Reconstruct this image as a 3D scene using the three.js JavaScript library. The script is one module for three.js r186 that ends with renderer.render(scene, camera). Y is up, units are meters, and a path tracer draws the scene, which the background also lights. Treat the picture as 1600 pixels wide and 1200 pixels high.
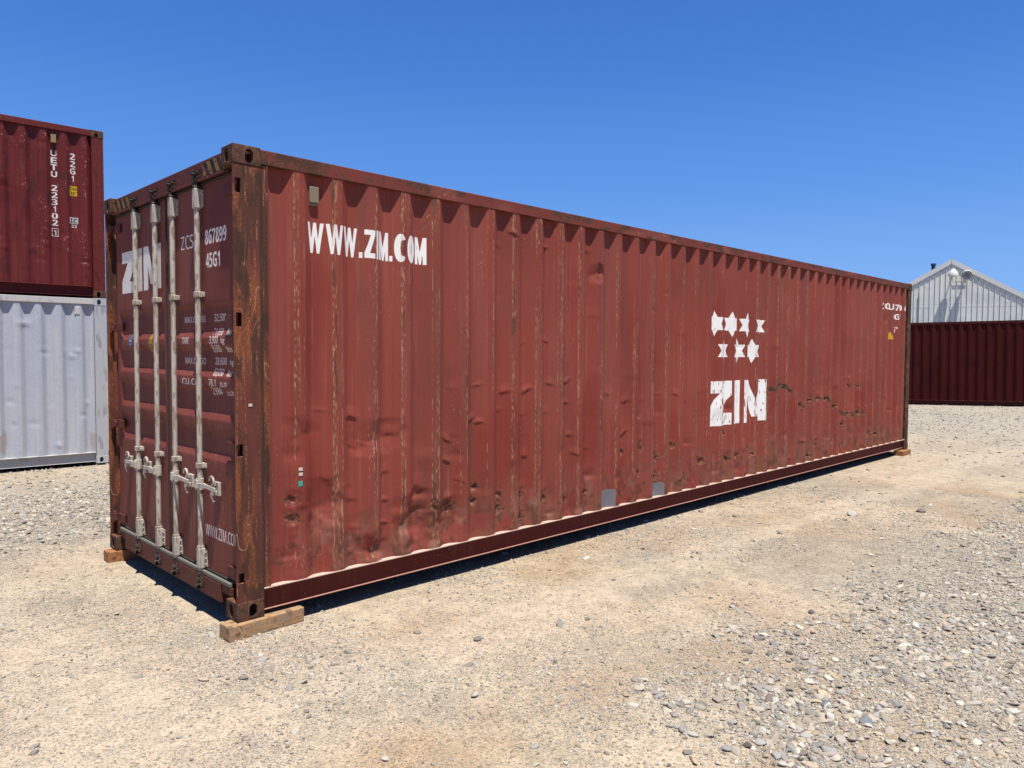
import * as THREE from 'three';
import { mergeGeometries } from 'three/addons/utils/BufferGeometryUtils.js';
import { RoundedBoxGeometry } from 'three/addons/geometries/RoundedBoxGeometry.js';
import { Brush, Evaluator, SUBTRACTION } from 'three-bvh-csg';

// ---------------------------------------------------------------- camera, sky, sun, exposure
const scene = new THREE.Scene();
const camera = new THREE.PerspectiveCamera(54.82, 4 / 3, 0.05, 2000);
camera.rotation.order = 'YXZ';
camera.position.set(-1.9445, 1.7443, 4.3295);
camera.rotation.set(-0.0418257, -0.7805465, 0.0051419);

const SUN = new THREE.Vector3(-0.10, 1, 0.30).normalize();
{
  const w = 64, h = 512, d = new Float32Array(w * h * 4);
  const stops = [ // elevation in degrees, linear colour
    [-90, .42, .36, .28], [-3, .42, .40, .38], [0, .300, .520, .92], [5, .225, .455, .91], [12, .126, .330, .82],
    [20, .074, .228, .68], [28, .048, .168, .565], [45, .034, .120, .42], [90, .028, .095, .33]];
  for (let j = 0; j < h; j++) {
    const el = (j + .5) / h * 180 - 90;
    let k = 0; while (k < stops.length - 2 && el > stops[k + 1][0]) k++;
    const a = stops[k], b = stops[k + 1], t = Math.min(1, Math.max(0, (el - a[0]) / (b[0] - a[0])));
    for (let i = 0; i < w; i++) {
      const o = (j * w + i) * 4;
      for (let c = 0; c < 3; c++) d[o + c] = (a[c + 1] + (b[c + 1] - a[c + 1]) * t) / 1.7;
      d[o + 3] = 1;
    }
  }
  const sky = new THREE.DataTexture(d, w, h, THREE.RGBAFormat, THREE.FloatType);
  sky.mapping = THREE.EquirectangularReflectionMapping;
  sky.magFilter = sky.minFilter = THREE.LinearFilter;
  sky.needsUpdate = true;
  scene.background = sky; scene.environment = sky;
}
const sun = new THREE.DirectionalLight(new THREE.Color(1, .955, .87), 5);
sun.position.copy(SUN).multiplyScalar(60).add(new THREE.Vector3(8, 0, -2));
sun.target.position.set(8, 0, -2);
sun.castShadow = true; sun.shadow.radius = 1;
sun.shadow.mapSize.set(4096, 4096);
Object.assign(sun.shadow.camera, { left: -40, right: 40, top: 40, bottom: -40, near: 1, far: 140 });
scene.add(sun, sun.target);

const renderer = new THREE.WebGLRenderer({ antialias: true });
renderer.setSize(1024, 768);
renderer.toneMapping = THREE.LinearToneMapping;
renderer.toneMappingExposure = 1.7;
renderer.outputColorSpace = THREE.SRGBColorSpace;
renderer.shadowMap.enabled = true;

// ---------------------------------------------------------------- helpers
let seed = 12345;
const rnd = () => { seed = (seed + 0x6D2B79F5) | 0; let t = Math.imul(seed ^ (seed >>> 15), 1 | seed); t = (t + Math.imul(t ^ (t >>> 7), 61 | t)) ^ t; return ((t ^ (t >>> 14)) >>> 0) / 4294967296; };
const rr = (a, b) => a + (b - a) * rnd();
const hash = (x, y) => { let h = Math.imul(x | 0, 374761393) + Math.imul(y | 0, 668265263); h = Math.imul(h ^ (h >>> 13), 1274126177); return ((h ^ (h >>> 16)) >>> 0) / 4294967296; };
function noise(x, y) {
  const xi = Math.floor(x), yi = Math.floor(y); let u = x - xi, v = y - yi;
  u = u * u * (3 - 2 * u); v = v * v * (3 - 2 * v);
  const a = hash(xi, yi), b = hash(xi + 1, yi), c = hash(xi, yi + 1), d = hash(xi + 1, yi + 1);
  return a + (b - a) * u + (c - a) * v + (a - b - c + d) * u * v;
}
const pnoise = (x, y, px, py) => { // the same, repeating after px, py cells
  const m = (a, p) => ((a % p) + p) % p, xi = Math.floor(x), yi = Math.floor(y); let u = x - xi, v = y - yi;
  u = u * u * (3 - 2 * u); v = v * v * (3 - 2 * v);
  const x0 = m(xi, px), x1 = m(xi + 1, px), y0 = m(yi, py), y1 = m(yi + 1, py);
  const a = hash(x0, y0), b = hash(x1, y0), c = hash(x0, y1), d = hash(x1, y1);
  return a + (b - a) * u + (c - a) * v + (a - b - c + d) * u * v;
};
const fbm = (x, y, o = 4) => { let s = 0, a = .5, n = 0; for (let i = 0; i < o; i++) { s += a * noise(x + i * 17.3, y + i * 9.1); n += a; a *= .5; x *= 2.03; y *= 2.03; } return s / n; };
const ss = (a, b, x) => { const t = Math.min(1, Math.max(0, (x - a) / (b - a))); return t * t * (3 - 2 * t); };
const lerp = (a, b, t) => a + (b - a) * t;
const mix3 = (c, d, t) => { if (t <= 0) return; if (t > 1) t = 1; c[0] += (d[0] - c[0]) * t; c[1] += (d[1] - c[1]) * t; c[2] += (d[2] - c[2]) * t; };

function texture(w, h, fn, { srgb = true, size = null } = {}) { // fn(u, v, c) fills c with 0..255
  const d = new Uint8Array(w * h * 4), c = [0, 0, 0];
  for (let j = 0, o = 0; j < h; j++) for (let i = 0; i < w; i++, o += 4) {
    fn((i + .5) / w, (j + .5) / h, c, i, j);
    d[o] = Math.max(0, Math.min(255, c[0])); d[o + 1] = Math.max(0, Math.min(255, c[1])); d[o + 2] = Math.max(0, Math.min(255, c[2])); d[o + 3] = 255;
  }
  const t = new THREE.DataTexture(d, w, h, THREE.RGBAFormat);
  t.wrapS = t.wrapT = THREE.RepeatWrapping; t.magFilter = THREE.LinearFilter; t.minFilter = THREE.LinearMipmapLinearFilter; t.generateMipmaps = true;
  if (srgb) t.colorSpace = THREE.SRGBColorSpace;
  if (size) t.repeat.set(1 / size[0], 1 / size[1]);
  t.needsUpdate = true;
  return t;
}
function mask(w, h, x0, y0, ppm, draw) { // a canvas in metres, y up; returns red, green, blue and alpha from the bottom row up
  const cv = document.createElement('canvas'); cv.width = w; cv.height = h;
  const g = cv.getContext('2d');
  g.setTransform(ppm, 0, 0, -ppm, -x0 * ppm, h + y0 * ppm);
  draw(g);
  const im = g.getImageData(0, 0, w, h).data;
  return { data: im, at: (i, j) => ((h - 1 - j) * w + i) * 4 };
}
function word(g, text, x0, x1, y0, y1, font = 'bold 100px sans-serif', color = '#fff') { // text stretched into a box in metres
  g.save(); g.font = font; g.fillStyle = color; g.textBaseline = 'alphabetic';
  const m = g.measureText(text), l = m.actualBoundingBoxLeft || 0, w = l + (m.actualBoundingBoxRight || m.width), a = m.actualBoundingBoxAscent || 72;
  g.translate(x0, y0); g.scale((x1 - x0) / w, -(y1 - y0) / a); g.fillText(text, l, 0); g.restore();
}
function uvMetres(g) { // planar coordinates in metres from the side each face looks to
  g = g.index ? g.toNonIndexed() : g;
  const p = g.attributes.position, uv = new Float32Array(p.count * 2), a = new THREE.Vector3(), b = new THREE.Vector3(), c = new THREE.Vector3();
  for (let i = 0; i < p.count; i += 3) {
    a.fromBufferAttribute(p, i); b.fromBufferAttribute(p, i + 1).sub(a); c.fromBufferAttribute(p, i + 2).sub(a); b.cross(c);
    const x = Math.abs(b.x), y = Math.abs(b.y), z = Math.abs(b.z);
    for (let k = i; k < i + 3; k++) {
      const X = p.getX(k), Y = p.getY(k), Z = p.getZ(k);
      if (y > x && y > z) { uv[k * 2] = X; uv[k * 2 + 1] = Z; } else if (x > z) { uv[k * 2] = Z; uv[k * 2 + 1] = Y; } else { uv[k * 2] = X; uv[k * 2 + 1] = Y; }
    }
  }
  g.setAttribute('uv', new THREE.BufferAttribute(uv, 2));
  return g;
}
const box = (x0, x1, y0, y1, z0, z1, r = .004) => {
  const w = x1 - x0, h = y1 - y0, d = z1 - z0; r = Math.min(r, w * .45, h * .45, d * .45);
  return uvMetres(new RoundedBoxGeometry(w, h, d, 1, r).translate((x0 + x1) / 2, (y0 + y1) / 2, (z0 + z1) / 2));
};
const cyl = (r0, r1, h, n, x, y, z, axis = 'y') => {
  const g = new THREE.CylinderGeometry(r1, r0, h, n); if (axis === 'x') g.rotateZ(Math.PI / 2); if (axis === 'z') g.rotateX(Math.PI / 2);
  return uvMetres(g.translate(x, y, z));
};
const bar = (a, b, w, t) => { // a flat bar between two points (w across in y, t thick in x)
  const A = new THREE.Vector3(...a), B = new THREE.Vector3(...b), d = B.clone().sub(A), g = new RoundedBoxGeometry(t, w, d.length() + w * .3, 1, Math.min(t, w) * .3);
  const m = new THREE.Matrix4().lookAt(B, A, new THREE.Vector3(0, 1, 0)); m.setPosition(A.add(B).multiplyScalar(.5));
  return uvMetres(g.applyMatrix4(m));
};
const merge = list => mergeGeometries(list.map(g => { g = g.index ? g.toNonIndexed() : g; for (const k of Object.keys(g.attributes)) if (!['position', 'normal', 'uv'].includes(k)) g.deleteAttribute(k); g.clearGroups?.(); return g; }));
function mesh(name, geo, mat, parent = scene) {
  const m = new THREE.Mesh(Array.isArray(geo) ? merge(geo) : geo, mat); m.name = name; m.castShadow = m.receiveShadow = true; parent.add(m); return m;
}
const group = (name, parent = scene) => { const g = new THREE.Group(); g.name = name; parent.add(g); return g; };
const tag = (o, label, category, grp, kind) => { o.userData.label = label; if (category) o.userData.category = category; if (grp) o.userData.group = grp; if (kind) o.userData.kind = kind; return o; };
const mat = (o) => { const m = new THREE.MeshPhysicalMaterial({ roughness: .7, metalness: 0, specularIntensity: .4, ...o }); m.color.multiplyScalar(.706); return m; };
function flip(g) { // mirrored copy in x or z with its faces turned back
  g = g.index ? g.toNonIndexed() : g;
  for (const a of Object.values(g.attributes)) for (let i = 0; i < a.count; i += 3) for (let k = 0; k < a.itemSize; k++) { const o = a.array, p = (i + 1) * a.itemSize + k, q = (i + 2) * a.itemSize + k, t = o[p]; o[p] = o[q]; o[q] = t; }
  return g;
}
const mirror = (g, x, z) => { g = g.clone(); g.scale(x, 1, z); return x * z < 0 ? flip(g) : g; };

// ---------------------------------------------------------------- ground
const GY = (x, z) => { // height of the yard
  let h = .05 * (fbm(x * .12 + 40, z * .12 + 7, 3) - .5) * ss(0, 9, Math.hypot(Math.max(0, Math.abs(x - 6) - 6.6), Math.max(0, Math.abs(z + 1.2) - 2.6)));
  h += .014 * (fbm(x * .9, z * .9, 3) - .5) + .009 * (fbm(x * 5.1, z * 5.1, 3) - .5);
  h -= .055 * ss(-4, -7.5, z) * ss(9, 3, x);
  h += .016 * Math.max(-8, Math.min(14, (x - 26.4) * .309 + (z + 4.35) * .951)) * ss(15, 23, x);
  return h;
};
const gravelness = (x, z) => {
  const n = fbm(x * .55 + 3, z * .55 + 11, 4) - .5, n2 = fbm(x * 2.3 + 9, z * 2.3, 3) - .5;
  const e = z - 1.75 + (x < 1.2 ? -(1.2 - x) * 1.3 : 0) + n * 2.6 + n2 * 1.1;
  let g = ss(0, 1.0, e) * (.45 + .9 * ss(.36, .62, fbm(x * .8 + 20, z * .8 + 5, 3)));
  g = Math.max(g, .8 * ss(-2.4, -4.2, z + n * 2) * ss(4, 1, x));
  g = Math.max(g, .62 * ss(11, 17, x + n * 6));
  g = Math.max(g, .22 * ss(.58, .70, fbm(x * 1.1 + 50, z * 1.1 + 50, 4)));
  return Math.min(1, g);
};
const lane = (x, z) => { // strips packed down by wheels along the container
  const w = .25 * (fbm(x * .3, 4, 2) - .5), n = .5 * (fbm(x * 1.3 + 8, z * 2.1, 3) - .5);
  return Math.max(ss(.34, .10, Math.abs(z - .95 - w - .02 * x) + n), ss(.34, .10, Math.abs(z - 2.55 - w - .02 * x) + n) * ss(2.2, 1.0, x), ss(.5, .15, Math.abs(x + .85 - .1 * z - w) + n) * ss(1.6, .4, z));
};
function soil(x, z, c) {
  const a = fbm(x * .35 + 5, z * .35 + 2, 4), b = fbm(x * 1.7, z * 1.7 + 30, 4), g = gravelness(x, z);
  c[0] = .60; c[1] = .47; c[2] = .345;
  mix3(c, [.49, .345, .22], ss(.50, .66, a) * .8);
  mix3(c, [.43, .375, .30], ss(.50, .62, fbm(x * .75 + 31, z * .75 + 77, 4)) * .65);
  mix3(c, [.47, .31, .19], ss(.9, .1, Math.hypot((x - .95) / .9, (z - .72) / .45) + .9 * (b - .5)) * .55);
  mix3(c, [.62, .51, .365], ss(.5, .7, b) * .6);
  mix3(c, [.40, .32, .23], ss(.56, .72, fbm(x * 3.1 + 8, z * 3.1, 3)) * .35);
  mix3(c, [.66, .535, .405], lane(x, z) * .55);
  mix3(c, [.47, .41, .325], g * .5);
  mix3(c, [.52, .475, .39], .6 * ss(13, 20, x));
}
{
  const line = (a, b, fine, lo, hi) => { const v = []; let s = fine; for (let t = a; t <= b; t += fine) v.push(t); const r = [], l = []; for (let t = b, q = fine; t < hi;) { q *= 1.13; t += q; r.push(t); } for (let t = a, q = fine; t > lo;) { q *= 1.13; t -= q; l.unshift(t); } return [...l, ...v, ...r]; };
  const xs = line(-2.2, 7.5, .028, -420, 460), zs = line(-1.2, 4.2, .028, -460, 420), nx = xs.length, nz = zs.length;
  const pos = new Float32Array(nx * nz * 3), col = new Float32Array(nx * nz * 3), uv = new Float32Array(nx * nz * 2), idx = [], c = [0, 0, 0];
  for (let j = 0; j < nz; j++) for (let i = 0; i < nx; i++) {
    const k = j * nx + i, x = xs[i], z = zs[j];
    pos.set([x, GY(x, z), z], k * 3); uv.set([x, z], k * 2); soil(x, z, c); col.set(c, k * 3);
  }
  for (let j = 0; j < nz - 1; j++) for (let i = 0; i < nx - 1; i++) { const a = j * nx + i, b = a + nx; idx.push(a, b, a + 1, a + 1, b, b + 1); }
  const g = new THREE.BufferGeometry();
  g.setAttribute('position', new THREE.BufferAttribute(pos, 3)); g.setAttribute('color', new THREE.BufferAttribute(col, 3)); g.setAttribute('uv', new THREE.BufferAttribute(uv, 2));
  g.setIndex(idx); g.computeVertexNormals();
  // grain: small chips of stone and grit on dry soil, a tile of 2.6 m
  const N = 2048, S = 2.6, H = new Float32Array(N * N), T = new Float32Array(N * N * 2);
  for (let j = 0; j < N; j++) for (let i = 0; i < N; i++) {
    const u = i / N, v = j / N;
    H[j * N + i] = .30 * pnoise(u * 26, v * 26, 26, 26) + .28 * pnoise(u * 90 + .3, v * 90, 90, 90) + .22 * pnoise(u * 260, v * 260, 260, 260) + .2 * pnoise(u * 620, v * 620, 620, 620);
  }
  for (let k = 0; k < 42000; k++) {
    const big = rnd() < .1, r = (big ? rr(4, 9) : rr(1.3, 4)), a = rr(0, 6.3), e = rr(.5, .95), ca = Math.cos(a), sa = Math.sin(a), cx = rr(0, N), cy = rr(0, N), tone = rr(-1, 1), tint = rr(-1, 1), top = rr(.15, .5) * (big ? 1.5 : 1), R = Math.ceil(r);
    for (let y = -R; y <= R; y++) for (let x = -R; x <= R; x++) {
      const p = (x * ca + y * sa) / r, q = (-x * sa + y * ca) / (r * e), d = Math.abs(p) ** 2.6 + Math.abs(q) ** 2.6;
      if (d > 1) continue;
      const o = ((Math.floor(cy + y) + N) % N) * N + (Math.floor(cx + x) + N) % N;
      H[o] = Math.max(H[o], .45 + top * (1 - d * .7)); T[o * 2] = tone; T[o * 2 + 1] = tint;
    }
  }
  const map = texture(N, N, (u, v, c, i, j) => {
    const o = j * N + i, t = T[o * 2], q = T[o * 2 + 1], n = pnoise(u * 300, v * 300, 300, 300), m = pnoise(u * 40, v * 40, 40, 40), s = 236 + (n - .5) * 44 + (m - .5) * 26;
    const k = t < 0 ? 54 : 18; c[0] = s + t * k - 3; c[1] = s + t * k * 1.02 + q * 2; c[2] = s + t * k * 1.0 + q * 9;
  }, { size: [S, S] });
  const bump = texture(N, N, (u, v, c, i, j) => { c[0] = c[1] = c[2] = H[j * N + i] * 210; }, { srgb: false, size: [S, S] });
  const ground = mesh('ground', g, mat({ map, vertexColors: true, bumpMap: bump, bumpScale: .013, roughness: .95 }));
  tag(ground, 'dry tan dirt yard with grey gravel patches under the containers', 'ground', null, 'structure');
}

// ---------------------------------------------------------------- shared materials
const M = {};
{
  const rust = texture(512, 512, (u, v, c) => {
    const a = pnoise(u * 12, v * 12, 12, 12), b = pnoise(u * 45, v * 45, 45, 45), d = pnoise(u * 150, v * 150, 150, 150), n = .45 * a + .35 * b + .2 * d;
    c[0] = 88; c[1] = 62; c[2] = 48; mix3(c, [122, 76, 50], ss(.5, .75, n)); mix3(c, [66, 46, 40], ss(.48, .28, n)); mix3(c, [150, 128, 105], ss(.72, .85, d) * ss(.55, .7, a) * .7);
  }, { size: [.7, .7] });
  M.rust = mat({ map: rust, roughness: .82, bumpMap: rust, bumpScale: .0015 });
  const redTile = (base, wear, chip) => texture(1024, 1024, (u, v, c) => {
    const a = pnoise(u * 6, v * 6, 6, 6), b = pnoise(u * 40, v * 12, 40, 12), d = pnoise(u * 220, v * 160, 220, 160), s = pnoise(u * 130, v * 4, 130, 4);
    c[0] = base[0]; c[1] = base[1]; c[2] = base[2];
    mix3(c, wear, .5 * ss(.35, .8, a * .6 + s * .4)); mix3(c, [base[0] * .72, base[1] * .7, base[2] * .7], .6 * ss(.6, .85, b * .6 + a * .4)); mix3(c, chip, ss(.80, .9, d) * ss(.45, .7, b) * .85);
  }, { size: [1.6, 1.6] });
  M.red = mat({ map: redTile([130, 58, 46], [142, 72, 58], [165, 120, 92]), roughness: .7 });
  M.rail = mat({ map: redTile([112, 46, 36], [134, 78, 60], [160, 120, 94]), roughness: .8 });
  M.header = mat({ map: redTile([102, 52, 44], [116, 68, 60], [160, 120, 100]), roughness: .65 });
  M.dust = mat({ map: redTile([205, 176, 160], [216, 196, 182], [170, 120, 104]), roughness: .95 });
  M.lip = mat({ map: redTile([176, 128, 112], [188, 150, 134], [120, 70, 60]), roughness: .9 });
  M.leftRed = mat({ map: redTile([106, 38, 36], [114, 48, 45], [150, 104, 92]), roughness: .55 });
  M.leftRedDark = mat({ map: redTile([92, 28, 27], [98, 36, 34], [130, 84, 74]), roughness: .55 });
  M.white = mat({ map: redTile([188, 190, 195], [196, 197, 200], [170, 165, 160]), roughness: .6 });
  M.whiteBright = mat({ map: redTile([206, 203, 200], [212, 210, 207], [180, 172, 165]), roughness: .65 });
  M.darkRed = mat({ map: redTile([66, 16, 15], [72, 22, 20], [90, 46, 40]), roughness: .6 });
  M.underside = mat({ color: 0x6a3a30, roughness: .9 });
  M.floor = mat({ color: 0x5a4532, roughness: .9 });
  const galv = texture(512, 512, (u, v, c) => {
    const a = pnoise(u * 9, v * 3, 9, 3), b = pnoise(u * 60, v * 10, 60, 10), d = pnoise(u * 200, v * 200, 200, 200);
    c[0] = 188; c[1] = 180; c[2] = 168; mix3(c, [150, 138, 124], .8 * ss(.5, .8, .6 * a + .4 * b)); mix3(c, [112, 86, 66], .85 * ss(.70, .86, d) * ss(.4, .75, b)); mix3(c, [124, 100, 80], .6 * ss(.62, .78, pnoise(u * 24, v * 16, 24, 16))); mix3(c, [200, 197, 192], .5 * ss(.6, .8, d));
  }, { size: [.5, .8] });
  M.galv = mat({ map: galv, color: new THREE.Color(1.2, 1.2, 1.2), roughness: .55, metalness: .1 });
  const cam = texture(256, 256, (u, v, c) => { const a = pnoise(u * 14, v * 14, 14, 14), d = pnoise(u * 70, v * 70, 70, 70), n = .6 * a + .4 * d; c[0] = 74; c[1] = 60; c[2] = 54; mix3(c, [118, 108, 102], ss(.6, .75, n)); mix3(c, [50, 36, 32], ss(.45, .3, n)); }, { size: [.25, .25] });
  M.cam = mat({ map: cam, roughness: .5, metalness: .35 });
  M.gasket = mat({ color: 0x3b3b36, roughness: .75 });
  const wood = texture(1024, 256, (u, v, c) => {
    const w = v * 34 + 2.2 * noise(u * 5, v * 7) + .7 * noise(u * 40, v * 30), r = .5 + .5 * Math.sin(w * 6.283), k = noise(u * 90, v * 8), s = noise(u * 14, v * 3 + 9);
    c[0] = 186; c[1] = 150; c[2] = 112; mix3(c, [150, 112, 78], .55 * r * r); mix3(c, [196, 156, 116], .5 * k); mix3(c, [116, 90, 68], .8 * ss(.52, .8, s)); mix3(c, [78, 58, 46], ss(.80, .9, noise(u * 160, v * 26 + 40)) * .7); mix3(c, [70, 52, 42], ss(.02, .005, Math.abs(noise(u * 3.3 + 5, v * 5) - .5)) * .7); mix3(c, [150, 132, 112], .5 * ss(.5, .7, noise(u * 22, v * 6 + 70)));
  }, { size: [.7, .16] });
  M.wood = mat({ map: wood, roughness: .85, bumpMap: wood, bumpScale: .002 });
  M.woodRed = mat({ map: wood, color: 0xf6d6bc, roughness: .85, bumpMap: wood, bumpScale: .002 });
}

// corner casting: a hollow steel block with rounded slots in its outer faces and its top and bottom
const castGeo = (() => {
  const ev = new Evaluator(); ev.attributes = ['position', 'normal', 'uv']; ev.useGroups = false;
  const B = (g) => { const b = new Brush(g); b.updateMatrixWorld(); return b; };
  const slot = (w, h, d) => { const s = new THREE.Shape(), r = w / 2, k = h / 2 - r; s.absarc(0, k, r, 0, Math.PI, false); s.absarc(0, -k, r, Math.PI, Math.PI * 2, false); return new THREE.ExtrudeGeometry(s, { depth: d, bevelEnabled: false, curveSegments: 10 }).translate(0, 0, -d / 2); };
  let r = B(new RoundedBoxGeometry(.178, .118, .162, 2, .007).translate(.089, .059, -.081));
  r = ev.evaluate(r, B(new THREE.BoxGeometry(.122, .07, .106).translate(.089, .059, -.081)), SUBTRACTION);
  r = ev.evaluate(r, B(slot(.052, .083, .07).translate(.103, .057, 0)), SUBTRACTION);
  r = ev.evaluate(r, B(slot(.056, .083, .07).rotateY(Math.PI / 2).translate(0, .057, -.088)), SUBTRACTION);
  r = ev.evaluate(r, B(slot(.062, .12, .4).rotateX(Math.PI / 2).rotateY(Math.PI / 2).translate(.089, .059, -.081)), SUBTRACTION);
  return uvMetres(r.geometry);
})();
// ---------------------------------------------------------------- corrugated sheet walls
// zOf(x, y) is the depth behind the outer plane; the grid follows the bends of the profile
function corrugated(x0, x1, y0, y1, pitch, r0, rows, extra, cuts, profile) {
  const P = profile || { flat: .035, slope: .068, depth: .043 }, a = P.flat, b = P.flat + P.slope, xs = [];
  const zc = x => { let d = Math.abs(((x - r0) / pitch % 1 + 1.5) % 1 - .5) * pitch; return d < a ? -P.depth : d < b ? -P.depth * (1 - (d - a) / P.slope) : 0; };
  const off = [-b - .006, -b + .007, -(a + b) / 2 - .014, -(a + b) / 2 + .012, -a - .007, -a + .006, -a * .4, a * .4, a - .006, a + .007, (a + b) / 2 - .012, (a + b) / 2 + .014, b - .007, b + .006, pitch / 2 - .004, pitch / 2 + .004];
  for (let k = Math.floor((x0 - r0) / pitch) - 1; r0 + (k - 1) * pitch < x1; k++) for (const o of off) { const x = r0 + k * pitch + o; if (x > x0 + .003 && x < x1 - .003) xs.push(x); }
  xs.push(x0, x1); for (const c of cuts) xs.push(c);
  xs.sort((p, q) => p - q);
  const X = xs.filter((x, i) => !i || x - xs[i - 1] > 1e-4), nx = X.length, ny = rows + 1;
  const pos = new Float32Array(nx * ny * 3), uv = new Float32Array(nx * ny * 2), idx = [];
  for (let i = 0; i < nx; i++) { const z = zc(X[i]); for (let j = 0; j < ny; j++) { const y = y0 + (y1 - y0) * j / rows, k = i * ny + j; pos.set([X[i], y, z + (extra ? extra(X[i], y, z, -z / P.depth) : 0)], k * 3); uv.set([X[i], y], k * 2); } }
  for (let i = 0; i < nx - 1; i++) for (let j = 0; j < rows; j++) { const p = i * ny + j, q = p + ny; idx.push(p, q, p + 1, p + 1, q, q + 1); }
  const g = new THREE.BufferGeometry();
  g.setAttribute('position', new THREE.BufferAttribute(pos, 3)); g.setAttribute('uv', new THREE.BufferAttribute(uv, 2)); g.setIndex(idx); g.computeVertexNormals();
  const edges = [x0, ...cuts, x1], out = [];
  for (let s = 0; s < edges.length - 1; s++) { // one sheet between two welds
    const i0 = X.findIndex(x => x >= edges[s] - 1e-5), i1 = s === edges.length - 2 ? nx - 1 : X.findIndex(x => x >= edges[s + 1] - 1e-5);
    const h = new THREE.BufferGeometry(), n = (i1 - i0 + 1) * ny, I = [];
    h.setAttribute('position', new THREE.BufferAttribute(pos.slice(i0 * ny * 3, (i1 + 1) * ny * 3), 3));
    h.setAttribute('normal', new THREE.BufferAttribute(g.attributes.normal.array.slice(i0 * ny * 3, (i1 + 1) * ny * 3), 3));
    const u = uv.slice(i0 * ny * 2, (i1 + 1) * ny * 2); h.setAttribute('uv', new THREE.BufferAttribute(u, 2));
    for (let i = 0; i < i1 - i0; i++) for (let j = 0; j < rows; j++) { const p = i * ny + j, q = p + ny; I.push(p, q, p + 1, p + 1, q, q + 1); }
    h.setIndex(I); h.userData = { x0: edges[s], x1: edges[s + 1] }; out.push(h);
  }
  return out;
}
const uvTo = (g, x0, x1, y0, y1) => { const u = g.attributes.uv; for (let i = 0; i < u.count; i++) u.setXY(i, (u.getX(i) - x0) / (x1 - x0), (u.getY(i) - y0) / (y1 - y0)); return g; };

// a container frame and shell: origin at the bottom of its near corner, x along its length, z = 0 the near long side
function shell(root, o) {
  const { L, H, pitch, r0, frame, rail, flange, cast, sheets, W = 2.438 } = o;
  for (const top of [0, 1]) for (const fx of [0, 1]) for (const fz of [0, 1]) {
    const m = mesh('corner_casting', (fx || fz) ? mirror(castGeo, fx ? -1 : 1, fz ? -1 : 1) : castGeo, cast, root);
    m.position.set(fx * L, top * (H - .118), -fz * W);
  }
  const railY = H - .008;
  for (const s of [0, 1]) {
    const zz = (a, b) => s ? [-W - b, -W - a] : [a, b];
    mesh('top_rail', box(.178, L - .178, H - .098, railY, ...zz(-.062, -.002), .005), rail, root);
    const br = group('bottom_rail', root);
    const wob = g => { const p = g.attributes.position; return g; };
    mesh('web', box(.178, L - .178, .036, .172, ...zz(-.056, -.044), .001), o.web || rail, br);
    mesh('top_flange', box(.178, L - .178, .172, .180, ...zz(-.075, -.001), .002), flange, br);
    mesh('bottom_flange', box(.178, L - .178, .030, .0355, ...zz(-.075, -.028), .002), o.lip || flange, br);
  }
  const post = o.post || frame;
  for (const fx of o.frontPosts ? [1] : [0, 1]) for (const s of [0, 1]) {
    const x = fx ? [L - .170, L - .004] : [.004, .170], z = s ? [-W + .004, -W + .15] : [-.15, -.004];
    mesh('corner_post', box(...x, .1185, H - .1185, ...z, .006), fx ? (o.farPost || post) : post, root);
  }
  mesh('roof', corrugated(.1, L - .1, .06, W - .06, .25, .2, 1, null, []).map(g => g.rotateX(-Math.PI / 2).translate(0, H - .022, 0))[0], rail, root);
  const fl = mesh('floor', box(.17, L - .17, .13, .168, -W + .08, -.08), M.floor, root);
  const under = group('underframe', root);
  for (let x = .45; x < L - .3; x += .6) mesh('cross_member', box(x, x + .045, .05, .129, -W + .058, -.058, .003), M.underside, under);
  // end wall with upright corrugation at the far end, and the far long side
  const endW = group('end_wall', root);
  for (const g of corrugated(.15, W - .15, .1, H - .1, .25, .25, 2, null, [])) mesh('wall_sheet', g.rotateY(Math.PI / 2).translate(L - .03, 0, 0), frame, endW);
  mesh('end_beam', box(L - .1, L - .01, H - .118, H - .01, -W + .163, -.163), frame, endW); mesh('end_beam', box(L - .1, L - .01, .02, .15, -W + .163, -.163), frame, endW);
  const far = group('side_wall', root);
  for (const g of corrugated(.175, L - .175, .178, H - .096, pitch, r0, 2, null, [])) mesh('wall_sheet', mirror(g.translate(0, 0, -.006), 1, -1).translate(0, 0, -W), frame, far);
  const wall = group('side_wall', root);
  for (const [g, m] of sheets) mesh('wall_sheet', g, m, wall);
  return wall;
}
const sheetCuts = (x0, x1, r0, pitch, n) => { const c = []; for (let k = n - 1; ; k += n) { const x = r0 + pitch * (k - .5); if (x > x1 - .4) break; if (x > x0 + .4) c.push(x); } return c; };

// ---------------------------------------------------------------- the weathered red container in front
const HERO = { L: 12.192, H: 2.896, W: 2.438, pitch: .2793, r0: .294 };
const kinks = [[.83,.67],[.83,.46],[.83,.25],[.86,1.03],[.94,1.04],[1.15,1.07],[1.10,.83],[1.10,.60],[1.08,.45],[1.70,1.01],[1.68,.55],[1.68,.83],[.85,1.24],[.58,1.29],[1.73,1.37],[2.00,1.37],[2.27,1.35],[2.54,1.33],[2.82,1.40],[3.07,1.40],[1.94,1.16],[2.22,1.17],[2.50,1.17],[2.79,1.13],[3.05,1.10],[2.00,1.10],[1.73,1.03],[3.67,1.26],[3.94,1.22],[4.22,1.22],[4.52,1.22],[4.80,1.20],[5.00,1.18],[5.31,1.24],[3.35,.55],[3.17,.75],[3.36,.76],[2.53,.77],[3.94,.87],[3.07,1.20],[1.79,.69],[2.21,2.54],[2.37,2.62],[2.75,2.56],[3.05,1.71],[2.49,1.76],[2.79,1.76],[3.33,2.57]];
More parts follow.
